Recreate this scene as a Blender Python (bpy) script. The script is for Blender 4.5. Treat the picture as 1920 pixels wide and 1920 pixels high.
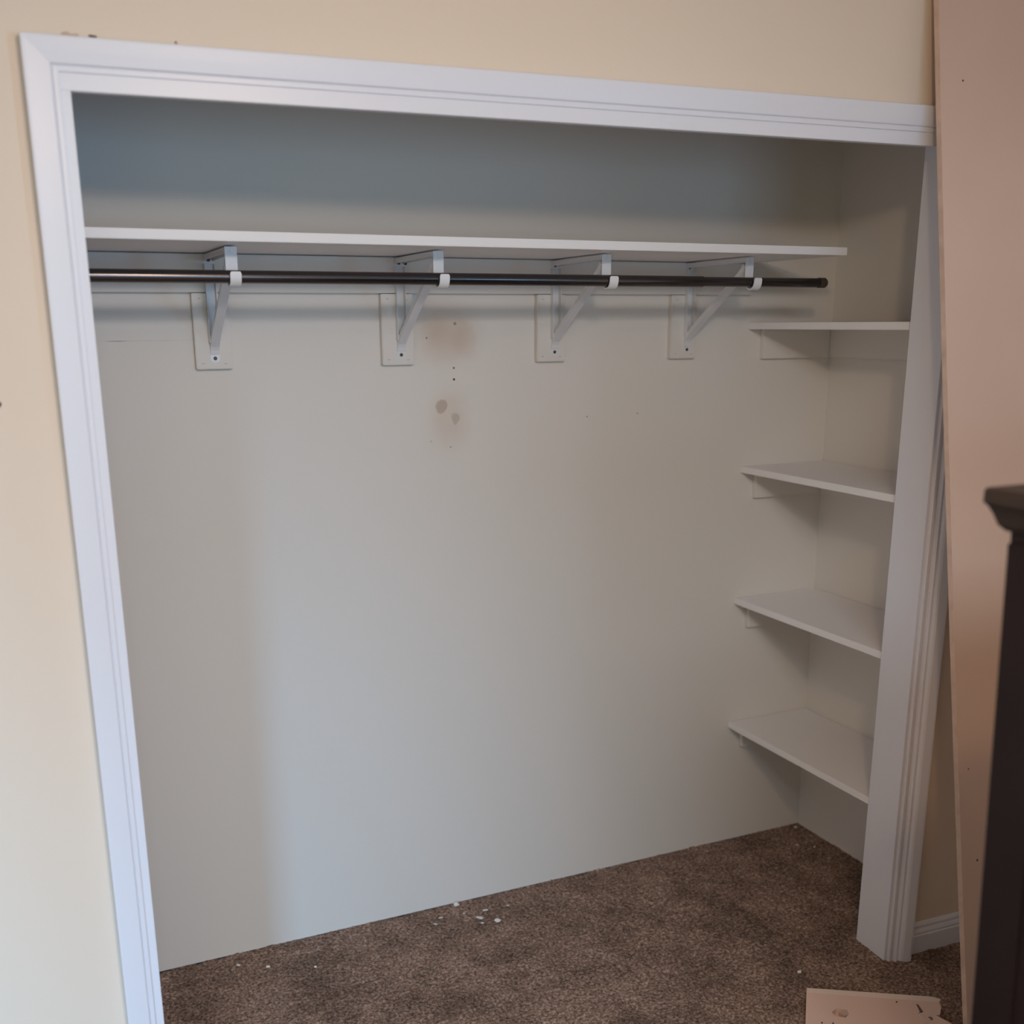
import bpy, bmesh, math, random
import numpy as np
from mathutils import Vector, Matrix

for o in list(bpy.data.objects):
    bpy.data.objects.remove(o)
S = bpy.context.scene
COL = S.collection
PI = math.pi

# ------------------------------------------------------------------ camera
cd = bpy.data.cameras.new('camera')
cam = bpy.data.objects.new('camera', cd)
COL.objects.link(cam)
right = Vector((0.91209121, -0.40993324, -0.00666115))
down = Vector((-0.11211327, -0.23375543, -0.96581003))
fwd = Vector((0.39436055, 0.88165364, -0.25916523))
cam.matrix_world = Matrix(((right.x, -down.x, -fwd.x, 0), (right.y, -down.y, -fwd.y, 0),
                           (right.z, -down.z, -fwd.z, 1.65), (0, 0, 0, 1)))
cd.sensor_width = 36
cd.lens = 2036.035 / 1920 * 36
cd.shift_x = (960 - 941.07) / 1920
cd.shift_y = (1151.67 - 960) / 1920
cd.clip_start = 0.05
cd.dof.use_dof = True
cd.dof.focus_distance = 2.6
cd.dof.aperture_fstop = 2.4
S.camera = cam

# ------------------------------------------------------------------ light
w = bpy.data.worlds.new('world'); S.world = w; w.use_nodes = True
w.node_tree.nodes['Background'].inputs[0].default_value = (0.6, 0.75, 1, 1)
w.node_tree.nodes['Background'].inputs[1].default_value = 0.03

def light(name, kind, loc, energy, color, **kw):
    l = bpy.data.lights.new(name, kind); l.energy = energy; l.color = color
    for k, v in kw.items():
        if k != 'aim': setattr(l, k, v)
    o = bpy.data.objects.new(name, l); o.location = loc; COL.objects.link(o)
    if 'aim' in kw:
        o.rotation_euler = (Vector(kw['aim']) - Vector(loc)).to_track_quat('-Z', 'Y').to_euler()
    return o
# bulb of the room's ceiling fixture, and an area light added as ceiling bounce fill (out of frame, above the photographer)
light('ceiling_bulb', 'POINT', (0.52, 0.30, 2.22), 22.5, (1.0, 0.67, 0.39), shadow_soft_size=0.05)
light('ceiling_bounce_fill', 'AREA', (0.3, -0.8, 2.42), 68, (0.71, 0.86, 1.0), shape='RECTANGLE', size=1.0, size_y=1.0, aim=(0.3, -0.8, 0))
# daylight: narrowed beam from far right behind the camera, low window at the left, and two broad rear area lights added as fill
light('right_daylight', 'AREA', (3.05, -2.0, 1.35), 4.4, (0.20, 0.62, 1.0), shape='RECTANGLE', size=0.30, size_y=1.2, spread=math.radians(56), aim=(-1.1, 2.1, 1.7))  # spread narrowed to keep this light off the leaning board
light('low_window_daylight', 'AREA', (-1.62, -1.1, 0.5), 7.2, (0.28, 0.61, 1.0), shape='RECTANGLE', size=0.4, size_y=0.7, spread=math.radians(54), aim=(-0.60, 1.95, 0.0))
light('rear_fill_left', 'AREA', (-1.0, -2.7, 1.3), 7.5, (0.65, 1.0, 0.75), shape='RECTANGLE', size=1.4, size_y=1.2, aim=(0.6, 2.3, 1.2))
light('rear_fill_right', 'AREA', (0.9, -2.7, 1.3), 28, (0.38, 0.66, 1.0), shape='RECTANGLE', size=1.4, size_y=1.2, aim=(0.6, 2.3, 1.2))

S.view_settings.view_transform = 'Standard'
S.view_settings.look = 'None'
S.view_settings.gamma = 1
S.view_settings.use_curve_mapping = False
S.view_settings.exposure = 0.0

# ------------------------------------------------------------------ materials
def mat(name, col, rough=0.6, metal=0.0, spec=0.5, bump=None, var=None, coat=0.0):
    """bump=(scale,strength,dist)  var=(scale,amount)"""
    m = bpy.data.materials.new(name); m.use_nodes = True
    nt = m.node_tree; b = nt.nodes['Principled BSDF']
    b.inputs['Base Color'].default_value = (*col, 1)
    b.inputs['Roughness'].default_value = rough
    b.inputs['Metallic'].default_value = metal
    b.inputs['Specular IOR Level'].default_value = spec
    b.inputs['Coat Weight'].default_value = coat
    tc = nt.nodes.new('ShaderNodeTexCoord')
    if var:
        n = nt.nodes.new('ShaderNodeTexNoise'); n.inputs['Scale'].default_value = var[0]; n.inputs['Detail'].default_value = 5
        nt.links.new(tc.outputs['Object'], n.inputs['Vector'])
        r = nt.nodes.new('ShaderNodeMapRange')
        r.inputs['From Min'].default_value = 0.3; r.inputs['From Max'].default_value = 0.7
        r.inputs['To Min'].default_value = 1 - var[1]; r.inputs['To Max'].default_value = 1 + var[1]
        nt.links.new(n.outputs['Fac'], r.inputs['Value'])
        h = nt.nodes.new('ShaderNodeVectorMath'); h.operation = 'SCALE'; h.inputs[0].default_value = col
        nt.links.new(r.outputs[0], h.inputs['Scale']); nt.links.new(h.outputs[0], b.inputs['Base Color'])
    if bump:
        n = nt.nodes.new('ShaderNodeTexNoise'); n.inputs['Scale'].default_value = bump[0]; n.inputs['Detail'].default_value = 4
        nt.links.new(tc.outputs['Object'], n.inputs['Vector'])
        bp = nt.nodes.new('ShaderNodeBump'); bp.inputs['Strength'].default_value = bump[1]; bp.inputs['Distance'].default_value = bump[2]
        nt.links.new(n.outputs['Fac'], bp.inputs['Height']); nt.links.new(bp.outputs[0], b.inputs['Normal'])
    return m

WALLC = (0.81, 0.68, 0.56)
M_wall = mat('cream_wall_paint', WALLC, 0.75, spec=0.25, bump=(260, 0.12, 0.001), var=(1.3, 0.015))
M_closet = mat('closet_wall_paint', (0.80, 0.75, 0.70), 0.6, spec=0.3, bump=(220, 0.12, 0.001), var=(1.5, 0.012))
M_ceil = mat('ceiling_paint', (0.80, 0.78, 0.75), 0.9, spec=0.2)
M_trim = mat('white_trim_paint', (0.79, 0.79, 0.85), 0.35, spec=0.4, bump=(60, 0.05, 0.001))
M_shelf = mat('white_shelf_laminate', (0.92, 0.89, 0.89), 0.4, spec=0.4)
M_cleat = mat('painted_cleat_wood', (0.77, 0.72, 0.67), 0.45, spec=0.4, bump=(90, 0.06, 0.001))
M_brk = mat('white_enamel_steel', (0.78, 0.77, 0.79), 0.22, spec=0.5)
M_plas = mat('white_hook_enamel', (0.84, 0.83, 0.84), 0.35)
M_rod = mat('dark_bronze_tube', (0.105, 0.095, 0.095), 0.20, metal=0.9, bump=(70, 0.2, 0.0004))
M_hole = mat('dark_hole', (0.02, 0.015, 0.012), 0.9)
M_screw = mat('screw_steel', (0.09, 0.065, 0.05), 0.45, metal=0.6)
M_board = mat('tan_painted_board', (0.68, 0.49, 0.40), 0.7, spec=0.25, bump=(45, 0.08, 0.001), var=(2.2, 0.04))
M_bedge = mat('chipped_board_edge', (0.66, 0.48, 0.39), 0.75, spec=0.2, bump=(60, 0.4, 0.002), var=(28, 0.12))
M_pink = mat('pinkish_painted_board', (0.88, 0.63, 0.53), 0.6, bump=(50, 0.08, 0.001), var=(6, 0.04))
M_dark = mat('espresso_wood', (0.012, 0.0050, 0.0045), 0.5, spec=0.25, var=(7, 0.2))
M_chip = mat('paint_flake', (0.85, 0.83, 0.80), 0.7)

# closet back wall: paint with two patches of stain and filler, small holes and a hairline crack
def stained_wall():
    m = mat('stained_closet_back_paint', (0.80, 0.75, 0.70), 0.6, spec=0.3, bump=(220, 0.12, 0.001))
    nt = m.node_tree; b = nt.nodes['Principled BSDF']; L = nt.links
    tc = nt.nodes.new('ShaderNodeTexCoord')
    nz = nt.nodes.new('ShaderNodeTexNoise'); nz.inputs['Scale'].default_value = 28; nz.inputs['Detail'].default_value = 3
    L.new(tc.outputs['Object'], nz.inputs['Vector'])
    ds = nt.nodes.new('ShaderNodeVectorMath'); ds.operation = 'MULTIPLY_ADD'
    ds.inputs[1].default_value = (0.03, 0, 0.03)
    L.new(nz.outputs['Color'], ds.inputs[0]); L.new(tc.outputs['Object'], ds.inputs[2])
    of = nt.nodes.new('ShaderNodeVectorMath'); of.operation = 'SUBTRACT'; of.inputs[1].default_value = (0.015, 0, 0.015)
    L.new(ds.outputs[0], of.inputs[0])
    cur = None
    def spot(c, rx, rz, soft, col, amt, warp=True):
        nonlocal cur
        s = nt.nodes.new('ShaderNodeVectorMath'); s.operation = 'SUBTRACT'; s.inputs[1].default_value = (c[0], 2.68, c[1])
        L.new((of if warp else tc).outputs[0 if warp else 'Object'], s.inputs[0])
        k = nt.nodes.new('ShaderNodeVectorMath'); k.operation = 'MULTIPLY'; k.inputs[1].default_value = (1 / rx, 0, 1 / rz)
        L.new(s.outputs[0], k.inputs[0])
        ln = nt.nodes.new('ShaderNodeVectorMath'); ln.operation = 'LENGTH'; L.new(k.outputs[0], ln.inputs[0])
        r = nt.nodes.new('ShaderNodeMapRange'); r.interpolation_type = 'SMOOTHSTEP'
        r.inputs['From Min'].default_value = 1 + soft; r.inputs['From Max'].default_value = 1 - soft
        r.inputs['To Min'].default_value = 0; r.inputs['To Max'].default_value = amt
        L.new(ln.outputs['Value'], r.inputs['Value'])
        mx = nt.nodes.new('ShaderNodeMix'); mx.data_type = 'RGBA'
        L.new(r.outputs[0], mx.inputs['Factor'])
        if cur is None: mx.inputs['A'].default_value = (0.80, 0.75, 0.70, 1)
        else: L.new(cur, mx.inputs['A'])
        mx.inputs['B'].default_value = (*col, 1)
        cur = mx.outputs['Result']
    tan = (0.60, 0.44, 0.33)
    spot((1.045, 1.625), 0.075, 0.065, 0.8, tan, 0.50)
    spot((1.020, 1.635), 0.030, 0.030, 0.8, tan, 0.40)
    spot((1.092, 1.615), 0.030, 0.040, 0.8, tan, 0.35)
    spot((1.052, 1.420), 0.048, 0.060, 0.7, (0.70, 0.54, 0.42), 0.40)
    spot((1.048, 1.365), 0.050, 0.050, 0.8, (0.72, 0.60, 0.52), 0.30)
    spot((1.031, 1.441), 0.0145, 0.0175, 0.18, (0.50, 0.40, 0.32), 0.75)
    spot((1.068, 1.410), 0.0125, 0.0160, 0.2, (0.50, 0.41, 0.33), 0.6)
    for c, r_, a in (((1.067, 1.538), 0.0028, 0.8), ((1.067, 1.509), 0.0030, 1), ((1.072, 1.649), 0.0040, .55), ((0.994, 1.614), 0.0026, .6),
                     ((1.461, 1.398), 0.0022, .6), ((1.622, 1.401), 0.0022, .6), ((1.054, 1.335), 0.0025, .4), ((1.00, 1.352), .003, .2)):
        spot(c, r_, r_, 0.4, (0.05, 0.04, 0.03), a, False)
    spot((0.245, 1.6155), 0.020, 0.0009, 0.6, (0.25, 0.22, 0.2), 0.7, False)
    spot((0.30, 1.6158), 0.10, 0.0006, 0.6, (0.4, 0.35, 0.3), 0.35, False)
    L.new(cur, b.inputs['Base Color'])
    return m
M_back = stained_wall()

def carpet_mat():
    m = bpy.data.materials.new('brown_cut_pile_carpet'); m.use_nodes = True
    nt = m.node_tree; b = nt.nodes['Principled BSDF']; L = nt.links
    b.inputs['Roughness'].default_value = 0.95; b.inputs['Specular IOR Level'].default_value = 0.1
    tc = nt.nodes.new('ShaderNodeTexCoord')
    def noise(s, d, rough=.6):
        n = nt.nodes.new('ShaderNodeTexNoise'); n.inputs['Scale'].default_value = s; n.inputs['Detail'].default_value = d
        n.inputs['Roughness'].default_value = rough
        L.new(tc.outputs['Object'], n.inputs['Vector']); return n
    n1 = noise(125, 6, .75); n2 = noise(6, 7, .75)
    r1 = nt.nodes.new('ShaderNodeValToRGB')
    e = r1.color_ramp.elements
    e[0].position = 0.385; e[0].color = (0.13, 0.076, 0.055, 1)
    e[1].position = 0.64; e[1].color = (0.68, 0.49, 0.40, 1)
    k = e.new(0.51); k.color = (0.36, 0.243, 0.19, 1)
    L.new(n1.outputs['Fac'], r1.inputs[0])
    r2 = nt.nodes.new('ShaderNodeMapRange'); r2.inputs['From Min'].default_value = 0.38; r2.inputs['From Max'].default_value = 0.58
    r2.inputs['To Min'].default_value = 0.62; r2.inputs['To Max'].default_value = 1.12
    L.new(n2.outputs['Fac'], r2.inputs['Value'])
    v = nt.nodes.new('ShaderNodeVectorMath'); v.operation = 'SCALE'
    L.new(r1.outputs[0], v.inputs[0]); L.new(r2.outputs[0], v.inputs['Scale'])
    L.new(v.outputs[0], b.inputs['Base Color'])
    bp = nt.nodes.new('ShaderNodeBump'); bp.inputs['Strength'].default_value = 0.9; bp.inputs['Distance'].default_value = 0.006
    L.new(n1.outputs['Fac'], bp.inputs['Height']); L.new(bp.outputs[0], b.inputs['Normal'])
    return m
M_carpet = carpet_mat()

# ------------------------------------------------------------------ mesh helpers
def box(bm, p0, p1, bev=0.0, xf=None):
    vs = []
    for x in (p0[0], p1[0]):
        for y in (p0[1], p1[1]):
            for z in (p0[2], p1[2]):
                v = Vector((x, y, z))
                vs.append(bm.verts.new(xf(v) if xf else v))
    q = [(0, 1, 3, 2), (4, 6, 7, 5), (0, 4, 5, 1), (2, 3, 7, 6), (0, 2, 6, 4), (1, 5, 7, 3)]
    fs = [bm.faces.new([vs[i] for i in f]) for f in q]
    if bev:
        es = list({e for f in fs for e in f.edges})
        bmesh.ops.bevel(bm, geom=es, offset=bev, segments=2, affect='EDGES')
    return bm

def prism(bm, loop0, loop1):
    """closed solid between two matching point loops"""
    a = [bm.verts.new(p) for p in loop0]; b = [bm.verts.new(p) for p in loop1]
    n = len(a)
    for i in range(n):
        bm.faces.new((a[i], a[(i + 1) % n], b[(i + 1) % n], b[i]))
    bm.faces.new(a[::-1]); bm.faces.new(b)

def cyl(bm, c, d, r, seg=20, r2=None):
    c = Vector(c); d = Vector(d)
    a = d.normalized(); u = a.orthogonal().normalized(); v = a.cross(u)
    r2 = r if r2 is None else r2
    l0 = [c + u * math.cos(2 * PI * i / seg) * r + v * math.sin(2 * PI * i / seg) * r for i in range(seg)]
    l1 = [c + d + u * math.cos(2 * PI * i / seg) * r2 + v * math.sin(2 * PI * i / seg) * r2 for i in range(seg)]
    prism(bm, l0, l1)

def obj(name, bm, m, parent=None, smooth=False, loc=None):
    bmesh.ops.recalc_face_normals(bm, faces=bm.faces)
    me = bpy.data.meshes.new(name); bm.to_mesh(me); bm.free()
    me.materials.append(m)
    if smooth:
        for p in me.polygons: p.use_smooth = True
        me.set_sharp_from_angle(angle=math.radians(40))
    o = bpy.data.objects.new(name, me); COL.objects.link(o)
    if loc is not None: o.location = loc
    if parent: o.parent = parent
    return o

def NB(): return bmesh.new()
def struct(o): o['kind'] = 'structure'; return o
def tag(o, label, cat, group=None):
    o['label'] = label; o['category'] = cat
    if group: o['group'] = group
    return o
def thing(name, label, cat, loc, group=None, rz=0):
    o = bpy.data.objects.new(name, None); COL.objects.link(o)
    o.empty_display_size = 0.05
    o.location = loc; o.rotation_euler = (0, 0, rz)
    return tag(o, label, cat, group)
def copy_tree(o, parent=None):
    c = o.copy(); COL.objects.link(c)
    if parent: c.parent = parent
    for ch in list(o.children): copy_tree(ch, c)
    return c

# front wall frame: s along the wall, n towards the room, z up.  (s=0: right jamb face, n=0: casing lip)
T = Vector((0.99887896, -0.04733725, 0)); NF = Vector((0.04733725, 0.99887896, 0)); PF = Vector((1.96708483, 1.9156556, 0))
def W(v): return PF + T * v[0] - NF * v[1] + Vector((0, 0, v[2]))
SL = -1.82           # left jamb face
NW = -0.014          # wall face
NBK = -0.116         # back of wall
ZH = 2.012           # underside of head fascia
YB = 2.68; XR = 2.295; XL = -0.30; CEIL = 2.44

# ------------------------------------------------------------------ structure
# room shell
RX0, RX1, RY0 = -2.0, 3.3, -2.8
sW0 = (Vector((RX0, 0, 0)) - PF).x / T.x; sW1 = (Vector((RX1, 0, 0)) - PF).x / T.x
bm = NB()
box(bm, (sW0, NBK, 0), (SL - 0.017, NW, CEIL), xf=W)
box(bm, (0.017, NBK, 0), (sW1, NW, CEIL), xf=W)
box(bm, (SL - 0.017, NBK, 2.055), (0.017, NW, CEIL), xf=W)
struct(obj('wall_front', bm, M_wall))

bm = NB()
box(bm, (XL - .1, YB, 0), (XR + .1, YB + .1, CEIL)); struct(obj('wall_back', bm, M_back))
bm = NB(); box(bm, (XR, 2.0125, 0), (XR + .1, YB, CEIL)); struct(obj('wall_closet_right', bm, M_closet))
bm = NB(); box(bm, (XL - .1, 2.1425, 0), (XL, YB, CEIL)); struct(obj('wall_closet_left', bm, M_closet))
bm = NB(); box(bm, (RX0 - .1, RY0, 0), (RX0, 2.10, CEIL)); struct(obj('wall_left', bm, M_wall))
bm = NB(); box(bm, (RX1, RY0, 0), (RX1 + .1, 1.84, CEIL)); struct(obj('wall_right', bm, M_wall))
bm = NB(); box(bm, (RX0 - .1, RY0 - .1, 0), (RX1 + .1, RY0, CEIL)); struct(obj('wall_rear', bm, M_wall))
bm = NB(); box(bm, (RX0 - .1, RY0 - .1, CEIL), (RX1 + .1, YB + .1, CEIL + .1)); struct(obj('ceiling', bm, M_ceil))

# carpet: tufted surface where it is seen, flat elsewhere, one object
rng = np.random.default_rng(4)
x0, x1, y0, y1 = -0.30, 2.70, 1.25, 2.68
st = 0.0045
nx = int((x1 - x0) / st) + 1; ny = int((y1 - y0) / st) + 1
xs = np.linspace(x0, x1, nx); ys = np.linspace(y0, y1, ny)
def vnoise(nx, ny, k):
    gx, gy = int(nx / k) + 3, int(ny / k) + 3
    g = rng.random((gx, gy))
    u = np.arange(nx) / k; v = np.arange(ny) / k
    iu = u.astype(int); iv = v.astype(int); fu = (u - iu)[:, None]; fv = (v - iv)[None, :]
    fu = fu * fu * (3 - 2 * fu); fv = fv * fv * (3 - 2 * fv)
    a = g[iu][:, iv]; b = g[iu + 1][:, iv]; c = g[iu][:, iv + 1]; d = g[iu + 1][:, iv + 1]
    return (a * (1 - fu) + b * fu) * (1 - fv) + (c * (1 - fu) + d * fu) * fv
Z = 0.0045 * (vnoise(nx, ny, 1.6) - .6) + 0.004 * (vnoise(nx, ny, 4) - .5) + 0.003 * (vnoise(nx, ny, 30) - .5)
X, Y = np.meshgrid(xs, ys, indexing='ij')
edge = np.minimum(np.minimum(X - x0, x1 - X), Y - y0)
Z = Z * np.clip(edge / 0.02, 0, 1)
verts = np.stack([X, Y, Z], -1).reshape(-1, 3)
idx = np.arange(nx * ny).reshape(nx, ny)
quads = np.stack([idx[:-1, :-1], idx[1:, :-1], idx[1:, 1:], idx[:-1, 1:]], -1).reshape(-1, 4)
extra = np.array([(RX0 - .1, RY0 - .1, 0), (RX1 + .1, RY0 - .1, 0), (RX1 + .1, y0, 0), (RX0 - .1, y0, 0),
                  (RX0 - .1, y1, 0), (x0, y0, 0), (x0, y1, 0), (x1, y0, 0), (RX1 + .1, y1, 0), (x1, y1, 0)])
nb = nx * ny
eq = np.array([(nb, nb + 1, nb + 2, nb + 3), (nb + 3, nb + 5, nb + 6, nb + 4), (nb + 7, nb + 2, nb + 8, nb + 9)])
verts = np.concatenate([verts, extra]); quads = np.concatenate([quads, eq])
me = bpy.data.meshes.new('floor')
me.vertices.add(len(verts)); me.vertices.foreach_set('co', verts.astype(np.float32).ravel())
me.loops.add(len(quads) * 4); me.loops.foreach_set('vertex_index', quads.astype(np.int32).ravel())
me.polygons.add(len(quads)); me.polygons.foreach_set('loop_start', np.arange(0, len(quads) * 4, 4, dtype=np.int32))
me.polygons.foreach_set('use_smooth', np.ones(len(quads), dtype=bool))
me.update(); me.validate()
me.materials.append(M_carpet)
fl = bpy.data.objects.new('floor', me); COL.objects.link(fl); struct(fl)

# jambs and head
bm = NB(); box(bm, (SL - 0.017, NBK, 0), (SL, -0.003, 2.055), 0.0008, W); struct(obj('trim_1', bm, M_trim))
bm = NB(); box(bm, (0, NBK, 0), (0.017, -0.004, 2.055), 0.0008, W); struct(obj('trim_2', bm, M_trim))
bm = NB(); box(bm, (SL, NBK, 2.0405), (0, -0.022, 2.055), 0, W); struct(obj('trim_3', bm, M_trim))
bm = NB(); box(bm, (SL - 0.017, -0.020, ZH), (0.0, -0.001, 2.0385), 0.0008, W); struct(obj('trim_4', bm, M_trim))
# casing, mitred; profile u outward from the inner edge, n towards the room
PROF = [(0, -.0138), (0, .0005), (.001, .0015), (.0080, .0020), (.0088, .0006), (.0100, .0004), (.0108, .0036), (.0125, .0050),
        (.030, .0078), (.048, .0100), (.0512, .0098), (.0525, .0082), (.0525, -.0138)]
PROF = [(u * .983, n) for u, n in PROF]
# the right-hand casing shows its ridges side-on
PROF_R = [(0, -.0138), (0, .001), (.0015, .003), (.0075, .0035), (.0090, .0012), (.0125, .0012), (.0140, .0060), (.0160, .0095), (.0185, .0100),
          (.0195, .0080), (.0205, .0080), (.0220, .0115), (.0250, .0150), (.0290, .0175), (.046, .0210), (.0505, .021), (.0525, .019), (.0525, -.0138)]
ci_l = SL - 0.0155; ci_r = 0.009; ci_t = 2.0385
bm = NB()
prism(bm, [W((ci_l - u, n, -0.004)) for u, n in PROF], [W((ci_l - u, n, ci_t + u)) for u, n in PROF])
struct(obj('trim_5', bm, M_trim))
bm = NB()
prism(bm, [W((ci_r + u * 1.12, n * 1.15 if n > 0 else n, -0.004)) for u, n in PROF_R], [W((ci_r + u * 1.12, n * 1.15 if n > 0 else n, ci_t + u)) for u, n in PROF_R])
struct(obj('trim_6', bm, M_trim))
bm = NB()
prism(bm, [W((ci_l - u, n, ci_t + u)) for u, n in PROF], [W((ci_r + u * 1.14, n, ci_t + u)) for u, n in PROF])
struct(obj('trim_7', bm, M_trim))
# baseboards on the front wall
BP = [(NW, -.003), (0.001, -.003), (0.001, .052), (-.002, .055), (-.001, .060), (-.0035, .066), (-.006, .070), (-.006, .078), (-.010, .084), (NW, .086)]
bm = NB(); prism(bm, [W((ci_r + .060, n, z)) for n, z in BP], [W((sW1, n, z)) for n, z in BP]); struct(obj('baseboard_right', bm, M_trim))
bm = NB(); prism(bm, [W((sW0, n, z)) for n, z in BP], [W((ci_l - .053, n, z)) for n, z in BP]); struct(obj('baseboard_left', bm, M_trim))

# nicks in the paint of the front wall (open recess flakes)
def nick(name, s, z, pts, m, label):
    bm = NB()
    prism(bm, [W((s + a, NW + .0006, z + b)) for a, b in pts], [W((s + a, NW - .004, z + b)) for a, b in pts])
    o = obj(name, bm, m); return tag(o, label, 'paint mark')
nick('wall_nick', -1.779, 2.0955, [(-.006, 0), (.006, -.0015), (.007, .002), (-.005, .003)], M_hole, 'dark nick in the cream wall on top of the door casing near its left corner')
nick('torn_paint_patch', -1.813, 2.0945, [(-.013, 0), (.014, -.001), (.013, .004), (.002, .003), (-.004, .006), (-.012, .004)], mat('torn_drywall_paper', (.58, .43, .32), .9), 'brownish torn paint patch above the upper left corner of the casing')
nick('paint_mark', -1.650, 2.0955, [(-.002, 0), (.002, 0), (.001, .004), (-.002, .003)], M_screw, 'tiny brown mark above the door casing, right of the dark nick')
nick('nail_hole', -1.981, 1.525, [(-.005, -.004), (.001, -.006), (.004, 0), (.001, .004), (-.005, .003)], M_screw, 'dark brown nail hole in cream wall at far left edge')

# ------------------------------------------------------------------ long shelf, cleat, rod
bm = NB(); box(bm, (XL + .001, 2.274, 1.809), (1.980, YB - .0006, 1.828), 0.0012)
tag(obj('closet_shelf', bm, M_shelf), 'long white shelf board across the closet above the hanging rod', 'shelf')
bm = NB(); box(bm, (XL + .001, 2.661, 1.7225), (1.981, YB - .0003, 1.8068), 0.0015)
cl = tag(obj('shelf_cleat', bm, M_cleat), 'long white painted cleat board screwed to the back wall under the long shelf', 'cleat')
bm = NB(); cyl(bm, (0.936, 2.6607, 1.794), (0, .006, 0), .0046); h = obj('screw_hole', bm, M_hole, cl); h['label'] = 'open dark screw hole in the cleat'

# backing blocks
bxs = [(.4145, .4985), (.8695, .9525), (1.2985, 1.3820), (1.7140, 1.7975)]
pos = ['leftmost of the four', 'second from the left, beside the tan wall stain', 'third from the left', 'rightmost of the four, nearest the corner shelves']
for (a, b), ps in zip(bxs, pos):
    bm = NB(); box(bm, (a, 2.6612, 1.5495), (b, YB - .0003, 1.7208), 0.0016)
    bo = tag(obj('backing_block', bm, M_cleat), 'white wood block behind a shelf bracket, ' + ps, 'wood block', 'backing blocks behind the brackets')
    for dx, dz in ((.012, .013), (-.012, .012), (.013, -.012), (-.013, -.014)):
        bm = NB()
        cx = (a + .004 + dx if dx > 0 else b - .004 + dx); cz = (1.5495 + dz if dz > 0 else 1.7208 + dz)
        box(bm, (cx - .0028, 2.6609, cz - .0007), (cx + .0028, 2.663, cz + .0007), xf=None)
        n_ = obj('nail_head', bm, mat('filled_nail', (.45, .39, .34), .8) if 'filled_nail' not in bpy.data.materials else bpy.data.materials['filled_nail'], bo)

# rod: wide tube, thinner telescoping tube, end cap
RY, RZ = 2.368, 1.7455
rod = thing('closet_rod', 'dark bronze telescoping hanging rod held in the white bracket hooks', 'closet rod', (0, RY, RZ))
bm = NB(); cyl(bm, (XL + .002, 0, 0), (1.61 - XL, 0, 0), .0133, 32)
bmesh.ops.bevel(bm, geom=[e for e in bm.edges if all(abs(v.co.x - 1.612) < 1e-3 for v in e.verts)], offset=.001, segments=2, affect='EDGES')
obj('outer_tube', bm, M_rod, rod, True)
bm = NB(); cyl(bm, (1.58, 0, .0), (.400, 0, 0), .0117, 32); obj('inner_tube', bm, M_rod, rod, True)
bm = NB(); cyl(bm, (1.972, 0, 0), (.020, 0, 0), .0128, 32); cyl(bm, (1.992, 0, 0), (.005, 0, 0), .0128, 32, .0095)
obj('end_cap', bm, mat('dark_plastic_cap', (.06, .045, .03), .45), rod, True)

# brackets
def ribbon(bm, pts, w, th, flange=0.0, ft=.0016):
    """strip of width w (x) following (y,z) pts; optional side flanges pointing to normal side"""
    n = len(pts)
    P = [Vector((0, y, z)) for y, z in pts]
    nor = []
    for i in range(n):
        d = (P[min(i + 1, n - 1)] - P[max(i - 1, 0)]).normalized()
        nor.append(Vector((0, -d.z, d.y)))
    def strip(xa, xb, o0, o1):
        rings = []
        for p, q in zip(P, nor):
            rings.append([bm.verts.new(p + q * o0 + Vector((xa, 0, 0))), bm.verts.new(p + q * o0 + Vector((xb, 0, 0))),
                          bm.verts.new(p + q * o1 + Vector((xb, 0, 0))), bm.verts.new(p + q * o1 + Vector((xa, 0, 0)))])
        for a, b in zip(rings, rings[1:]):
            for i in range(4):
                bm.faces.new((a[i], a[(i + 1) % 4], b[(i + 1) % 4], b[i]))
        bm.faces.new(rings[0][::-1]); bm.faces.new(rings[-1])
    strip(-w / 2, w / 2, 0, th)
    if flange:
        strip(-w / 2, -w / 2 + ft, th, th + flange); strip(w / 2 - ft, w / 2, th, th + flange)

def bezier(p0, p1, p2, n=8):
    return [tuple((1 - t) ** 2 * a + 2 * t * (1 - t) * b + t * t * c for a, b, c in zip(p0, p1, p2)) for t in [i / n for i in range(n + 1)]]

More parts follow.
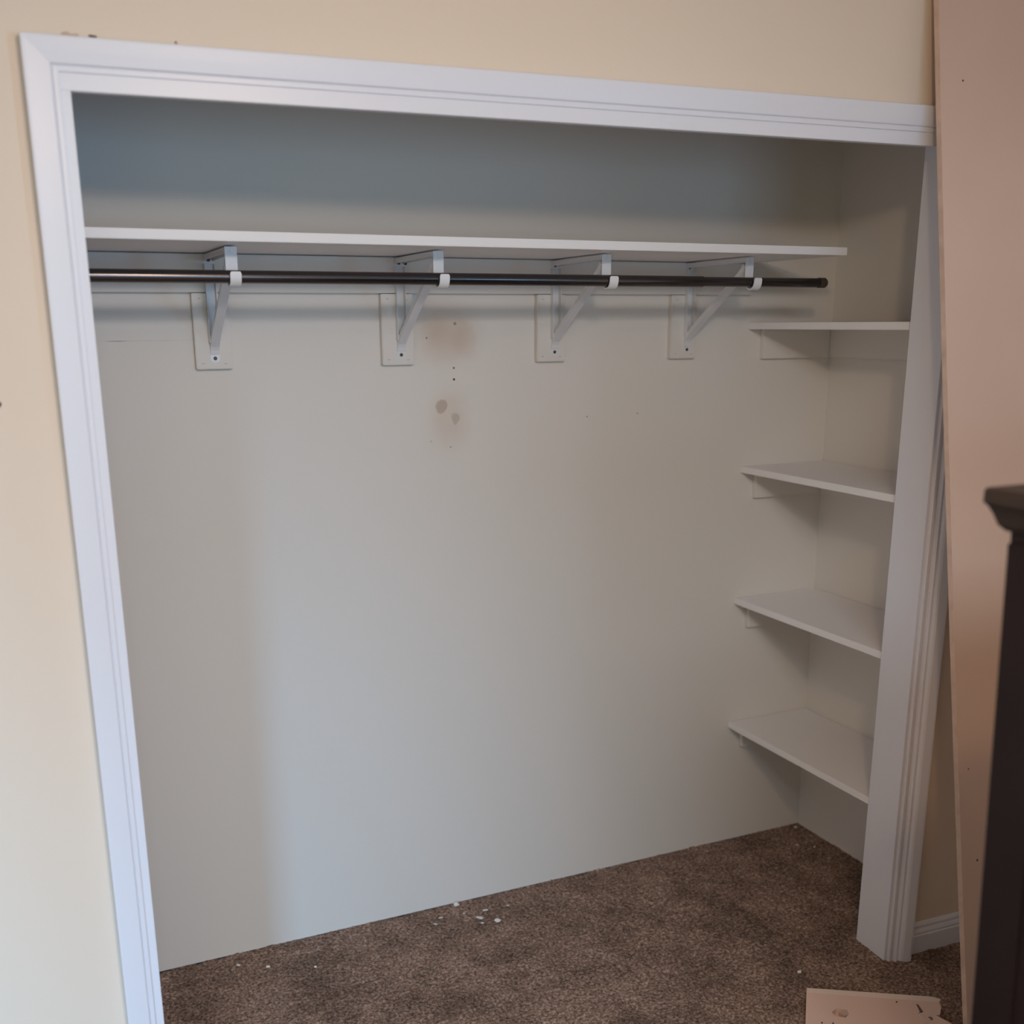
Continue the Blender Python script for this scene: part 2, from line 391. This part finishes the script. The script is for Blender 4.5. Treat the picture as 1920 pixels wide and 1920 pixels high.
def make_bracket():
    t = thing('shelf_bracket', '', 'bracket', (0, YB - .0195, 1.565), 'shelf and rod brackets')
    y0_, z0_ = YB - .0195, 1.565
    def L(y, z): return (y - y0_, z - z0_)
    # wall plate, rounded bottom tab
    bm = NB()
    ribbon(bm, [L(2.6604, 1.8035), L(2.6604, 1.60), L(2.6604, 1.590)], .0225, -.002 * -1 if False else .0022)
    ribbon(bm, [L(2.6604, 1.590), L(2.6604, 1.568)], .0215, .0022)
    ribbon(bm, [L(2.6604, 1.568), L(2.6604, 1.5645)], .014, .0022)
    # direction: pts go down, normal = (+z..)-> towards -y
    for s in (-1, 1):
        box(bm, (s * .0112 - .0008, L(2.645, 0)[0], 1.61 - z0_), (s * .0112 + .0008, L(2.6605, 0)[0], 1.785 - z0_))
    obj('wall_plate', bm, M_brk, t)
    # arm: inverted channel under the shelf
    bm = NB()
    box(bm, (-.0115, L(2.389, 0)[0], 1.8030 - z0_), (.0115, L(2.660, 0)[0], 1.8052 - z0_))
    for s in (-1, 1):
        a = [Vector((s * .0107 - .0008, *L(2.389, 1.8035))), Vector((s * .0107 - .0008, *L(2.660, 1.8035))), Vector((s * .0107 - .0008, *L(2.660, 1.792))), Vector((s * .0107 - .0008, *L(2.389, 1.795)))]
        prism(bm, a, [v + Vector((.0016, 0, 0)) for v in a])
    obj('arm', bm, M_brk, t)
    # diagonal brace: channel, curving out of the tab
    bm = NB()
    cur = [(2.6575, 1.583), (2.6560, 1.592)] + bezier((2.652, 1.600), (2.628, 1.622), (2.600, 1.640), 6) + [(2.52, 1.6925), (2.44, 1.745), (2.405, 1.770), (2.394, 1.786)]
    ribbon(bm, [L(*p) for p in cur][::-1], .0205, .0020, .009)
    obj('brace', bm, M_brk, t)
    # front plate running down behind the rod, into the J hook
    bm = NB()
    box(bm, (-.0125, L(2.3870, 0)[0], 1.744 - z0_), (.0125, L(2.3892, 0)[0], 1.8062 - z0_), .0006)
    bmesh.ops.create_cone(bm, cap_ends=True, segments=16, radius1=.0055, radius2=.0055, depth=.002,
                          matrix=Matrix.Translation((0.003, L(2.3866, 0)[0], 1.798 - z0_)) @ Matrix.Rotation(PI / 2, 4, 'X'))
    obj('front_plate', bm, M_brk, t)
    bm = NB()
    R_ = .0166
    pts = [(2.3875, 1.752)] + [(RY + R_ * math.cos(a), RZ + R_ * math.sin(a)) for a in [-.25 - i * (PI - .35) / 14 for i in range(15)]]
    pts += [(RY - R_ - .0008, RZ + .006), (RY - R_ - .0004, RZ + .0095)]
    # width grows a little at the tip
    n = len(pts); rings = []
    for i, (y, z) in enumerate(pts):
        a = Vector((0, *pts[min(i + 1, n - 1)])) - Vector((0, *pts[max(i - 1, 0)])); a.normalize()
        q = Vector((0, a.z, -a.y))
        if q.dot(Vector((0, y - RY, z - RZ))) < 0: q = -q
        w = .0115 if i < n - 1 else .0092
        p = Vector((0, *L(y, z)))
        rings.append([bm.verts.new(p + Vector((-w, 0, 0))), bm.verts.new(p + Vector((w, 0, 0))),
                      bm.verts.new(p + q * .0028 + Vector((w, 0, 0))), bm.verts.new(p + q * .0028 + Vector((-w, 0, 0)))])
    for a, b in zip(rings, rings[1:]):
        for i in range(4): bm.faces.new((a[i], a[(i + 1) % 4], b[(i + 1) % 4], b[i]))
    bm.faces.new(rings[0][::-1]); bm.faces.new(rings[-1])
    hk = obj('rod_hook', bm, M_plas, t, True); hk['label'] = 'white hook tip curling up in front of the rod'
    for z in (1.574, 1.794):
        bm = NB(); cyl(bm, (0, L(2.6585, 0)[0], z - z0_), (0, -.0018, 0), .0042, 16, .0030)
        sc = obj('screw', bm, M_screw, t, True); sc['label'] = 'dark screw head'
    return t
br0 = make_bracket()
bpos = ['leftmost of four', 'second of four from left', 'third of four from left', 'rightmost of four']
for i, (x, ps) in enumerate(zip((.4585, .9180, 1.3490, 1.7660), bpos)):
    b = br0 if i == 0 else copy_tree(br0)
    b.location.x = x
    b['label'] = 'white steel shelf bracket with rod hook, ' + ps

# ------------------------------------------------------------------ corner shelves on the right with their cleats
names = ['top', 'second from the top', 'third from the top', 'bottom']
SX = 1.987; SY = 2.043
zt = [1.646, 1.230, 0.823, 0.415]
zc = [1.543, 1.133, 0.726, 0.327]
for z, z2, nm in zip(zt, zc, names):
    bm = NB(); box(bm, (SX, SY, z - .019), (XR - .0005, YB - .0006, z), 0.0012)
    tag(obj('corner_shelf', bm, M_shelf), 'short white side shelf at the closet right end, ' + nm + ' of four', 'shelf', 'short shelves at the right')
    bm = NB(); box(bm, (SX + .046, YB - .0185, z2), (XR - .0195, YB - .0003, z - .0196), 0.0015)
    tag(obj('shelf_cleat', bm, M_closet), 'cream strip on the back wall under the ' + nm + ' side shelf', 'cleat', 'support strips on the back wall')
    bm = NB(); box(bm, (XR - .0188, SY + .04, z2), (XR - .0003, YB - .0006, z - .0196), 0.0015)
    tag(obj('shelf_cleat', bm, M_closet), 'cream strip on the right closet wall under the ' + nm + ' side shelf', 'cleat', 'support strips on the right wall')

# ------------------------------------------------------------------ tall tan board leaning on the front wall
XB = 1.837
def lean_y(z): return 1.5225 + .180 * z - .0055 * z * z     # back face, slightly bowed
bm = NB()
n = 14; hgt = 2.33; wid = .62; th = .0135
rings = []
for i in range(n + 1):
    z = hgt * i / n
    y = lean_y(z); k = .172 - .011 * z
    nv = Vector((0, -1, k)).normalized()
    row = []
    for s in (0, wid):
        p = Vector((XB, y, z)) + T * s
        row += [p, p + nv * th]
    a, b, c, d = row
    rings.append([bm.verts.new(a), bm.verts.new(b), bm.verts.new(d), bm.verts.new(c)])
for a, b in zip(rings, rings[1:]):
    for i in range(4): bm.faces.new((a[i], a[(i + 1) % 4], b[(i + 1) % 4], b[i]))
bm.faces.new(rings[0][::-1]); bm.faces.new(rings[-1])
lean = obj('leaning_board', bm, M_board)
lean.data.materials.append(M_bedge)
for p in lean.data.polygons:
    if abs(p.normal.x) > .8: p.material_index = 1
tag(lean, 'tall tan painted board with a chipped edge leaning against the wall at right', 'board')
for (u, z, r) in ((.06, 2.13, .0022), (.045, .47, .0028), (.028, .68, .0018)):
    bm = NB(); p = Vector((XB, lean_y(z), z)) + T * u; k = .172 - .011 * z; nv = Vector((0, -1, k)).normalized()
    cyl(bm, p + nv * (th - .003), nv * .0034, r, 10)
    obj('dent', bm, M_screw, lean)

# ------------------------------------------------------------------ pinkish board offcut with metal strap on the carpet
zf = .030
pk = thing('board_offcut', 'pinkish painted board piece with a slotted hole lying on the carpet, bottom right', 'board', (1.75, 1.70, 0.004))
off = Vector((1.75, 1.70, .004))
out = [(1.6592, 1.8568), (1.9054, 1.7020), (1.9250, 1.6900), (1.9163, 1.6732), (1.8886, 1.6511), (1.8707, 1.6570), (1.8640, 1.6440), (1.8200, 1.5650),
       (1.7100, 1.4600), (1.4300, 1.5900)]
far = {0: (1.6722, 1.8752), 1: (1.9310, 1.7150), 2: (1.9410, 1.6990)}
bm = NB()
top = [bm.verts.new(Vector((x, y, zf)) - off) for x, y in out]
bot = [bm.verts.new(Vector((*far.get(i, (x, y)), zf - .0015 if i in far else .006)) - off) for i, (x, y) in enumerate(out)]
base = [bm.verts.new(Vector((*far.get(i, (x, y)), .004)) - off) for i, (x, y) in enumerate(out)]
# slot in the top face: build the top as a ring around the slot
slot = [(1.6562, 1.7535), (1.6617, 1.7695), (1.6798, 1.7752), (1.7004, 1.7610), (1.6908, 1.7445), (1.6764, 1.7374)]
sv = [bm.verts.new(Vector((x, y, zf)) - off) for x, y in slot]
sb = [bm.verts.new(Vector((x, y, zf - .012)) - off) for x, y in slot]
es = []
for ring in (top, sv):
    for i in range(len(ring)): es.append(bm.edges.new((ring[i], ring[(i + 1) % len(ring)])))
bmesh.ops.triangle_fill(bm, use_beauty=True, use_dissolve=False, edges=es)
for i in range(len(sv)): bm.faces.new((sv[i], sv[(i + 1) % 6], sb[(i + 1) % 6], sb[i]))
bm.faces.new(sb)
N_ = len(top)
for i in range(N_):
    j = (i + 1) % N_
    bm.faces.new((top[i], top[j], bot[j], bot[i])); bm.faces.new((bot[i], bot[j], base[j], base[i]))
bm.faces.new(base)
pn = obj('panel', bm, M_pink, pk)
pn.data.materials.append(mat('worn_bevel_paint', (.95, .76, .66), .6))
for p in pn.data.polygons:
    if p.center.z > .024 and p.normal.y > .01: p.material_index = 1
bm = NB(); pts = [(1.677, 1.7625), (1.690, 1.7640), (1.6985, 1.7580), (1.690, 1.7455), (1.680, 1.7460)]
prism(bm, [Vector((x, y, zf - .0118)) - off for x, y in pts], [Vector((x, y, zf - .0015)) - off for x, y in pts])
o_ = obj('slot_insert', bm, M_bedge, pk); o_['label'] = 'pale insert inside the slotted hole'
bm = NB(); pts = [(1.8690, 1.7080), (1.8720, 1.7030), (1.8590, 1.6700), (1.8500, 1.6690), (1.8440, 1.6740), (1.8470, 1.6770), (1.8540, 1.6800)]
prism(bm, [Vector((x, y, zf - .003)) - off for x, y in pts], [Vector((x, y, zf + .0005)) - off for x, y in pts])
o_ = obj('groove', bm, mat('bare_groove', (.20, .12, .09), .9), pk)
bm = NB(); cyl(bm, Vector((1.8545, 1.6745, zf - .002)) - off, (0, 0, .0030), .0035, 14); obj('peg_hole', bm, M_hole, pk)
# metal strap
bm = NB(); pts = [(1.8440, 1.6730), (1.8560, 1.6720), (1.8707, 1.6640), (1.8800, 1.6300), (1.8900, 1.5800), (1.8650, 1.5750), (1.8420, 1.6300), (1.8340, 1.6500)]
prism(bm, [Vector((x, y, zf + .0006)) - off for x, y in pts], [Vector((x, y, zf + .0040)) - off for x, y in pts])
sp_ = obj('strap', bm, M_pink, pk); sp_['label'] = 'small hinged strap screwed to the right end'
bm = NB(); cyl(bm, Vector((1.8530, 1.6460, zf + .0040)) - off, (0, 0, .0022), .0060, 16, .0045); obj('screw', bm, mat('bright_screw', (.45, .36, .32), .3, metal=.8), sp_)
for x, y in ((1.6103, 1.7451), (1.6332, 1.7323), (1.8315, 1.7337)):
    bm = NB(); cyl(bm, Vector((x, y, zf - .0005)) - off, (0, 0, .0018), .0022, 10); obj('nail', bm, M_screw, pk)

# ------------------------------------------------------------------ dark cabinet edge close to the camera, right
CO = Vector((1.5, .70, 0))
cb = thing('dark_cabinet', 'dark espresso wood cabinet with a flared top, out of focus at right edge', 'cabinet', CO)
ZT = 1.448
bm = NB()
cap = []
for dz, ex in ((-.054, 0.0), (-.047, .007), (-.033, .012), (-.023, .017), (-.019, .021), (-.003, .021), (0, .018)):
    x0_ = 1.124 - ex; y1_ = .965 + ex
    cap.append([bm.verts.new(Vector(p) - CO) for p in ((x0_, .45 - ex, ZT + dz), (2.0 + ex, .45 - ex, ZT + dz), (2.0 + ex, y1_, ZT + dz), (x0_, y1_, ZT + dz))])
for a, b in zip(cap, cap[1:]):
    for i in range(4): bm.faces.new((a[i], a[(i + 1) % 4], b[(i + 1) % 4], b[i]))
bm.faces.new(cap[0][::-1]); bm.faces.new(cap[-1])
obj('cornice', bm, mat('lit_rim_espresso_wood', (.034, .021, .015), .5, spec=.3, var=(9, .2)), cb)  # cornice colour lightened to stand for light caught by the rim
bm = NB()
BL = (1.110, .880); TLc = (1.124, .957)
lo = [Vector((BL[0], .45, .004)), Vector((1.99, .45, .004)), Vector((1.99, BL[1], .004)), Vector((BL[0], BL[1], .004))]
hi = [Vector((TLc[0], .46, ZT - .054)), Vector((2.0, .46, ZT - .054)), Vector((2.0, TLc[1], ZT - .054)), Vector((TLc[0], TLc[1], ZT - .054))]
prism(bm, [v - CO for v in lo], [v - CO for v in hi])
obj('body', bm, M_dark, cb)
def sidept(v, z, o=.004):
    t_ = z / (ZT - .054); ya = .45 + .01 * t_; yb = BL[1] + (TLc[1] - BL[1]) * t_
    return Vector((BL[0] + (TLc[0] - BL[0]) * t_ - o, ya + (yb - ya) * v, z)) - CO
bm = NB()
for (va, vb, za, zb) in ((0, .13, .01, 1.38), (.87, 1, .01, 1.38), (.13, .87, .01, .10), (.13, .87, 1.30, 1.38)):
    a = [sidept(va, za), sidept(vb, za), sidept(vb, zb), sidept(va, zb)]
    prism(bm, a, [v + Vector((.006, 0, 0)) for v in a])
obj('side_frame', bm, M_dark, cb)

# ------------------------------------------------------------------ paint flakes on the carpet
random.seed(3)
chips = [(.395, 2.617, 6, 'near the left jamb, against the back wall'), (.466, 2.576, 5, 'right of the leftmost flake'), (.580, 2.523, 3, 'third from the left jamb'),
         (.945, 2.587, 6, 'left of the flake cluster'), (.971, 2.613, 6, 'between cluster and wall, left side'), (1.037, 2.664, 8, 'touching the foot of the back wall'),
         (1.040, 2.607, 3, 'tiny one beside the cluster'), (1.072, 2.566, 10, 'largest, middle of the cluster'), (1.068, 2.537, 5, 'just below the largest one'),
         (1.104, 2.597, 8, 'upper right of the cluster'), (1.111, 2.532, 8, 'lower right of the cluster'), (1.173, 2.594, 4, 'reddish speck right of the cluster'),
         (2.262, 2.650, 6, 'in the back right corner of the closet'), (2.186, 2.545, 5, 'in front of the right corner'), (2.226, 2.510, 4, 'near the right closet wall'),
         (1.725, 1.968, 6, 'alone left of the jamb foot')]
for x, y, s, ps in chips:
    bm = NB(); k = random.randint(4, 6); a0 = random.random() * 6
    pts = [Vector((math.cos(a0 + 2 * PI * i / k) * s * .00128 * random.uniform(.6, 1.25), math.sin(a0 + 2 * PI * i / k) * s * .00128 * random.uniform(.5, 1.0), random.uniform(-.0006, .0008))) for i in range(k)]
    prism(bm, pts, [p + Vector((0, 0, .0014)) for p in pts])
    o = obj('paint_flake', bm, M_chip, None, loc=(x, y, .0035))
    o.rotation_euler = (random.uniform(-.25, .45), random.uniform(-.3, .3), 0)
    tag(o, 'white paint flake lying on the brown carpet, ' + ps, 'paint flake', 'paint flakes on the carpet')
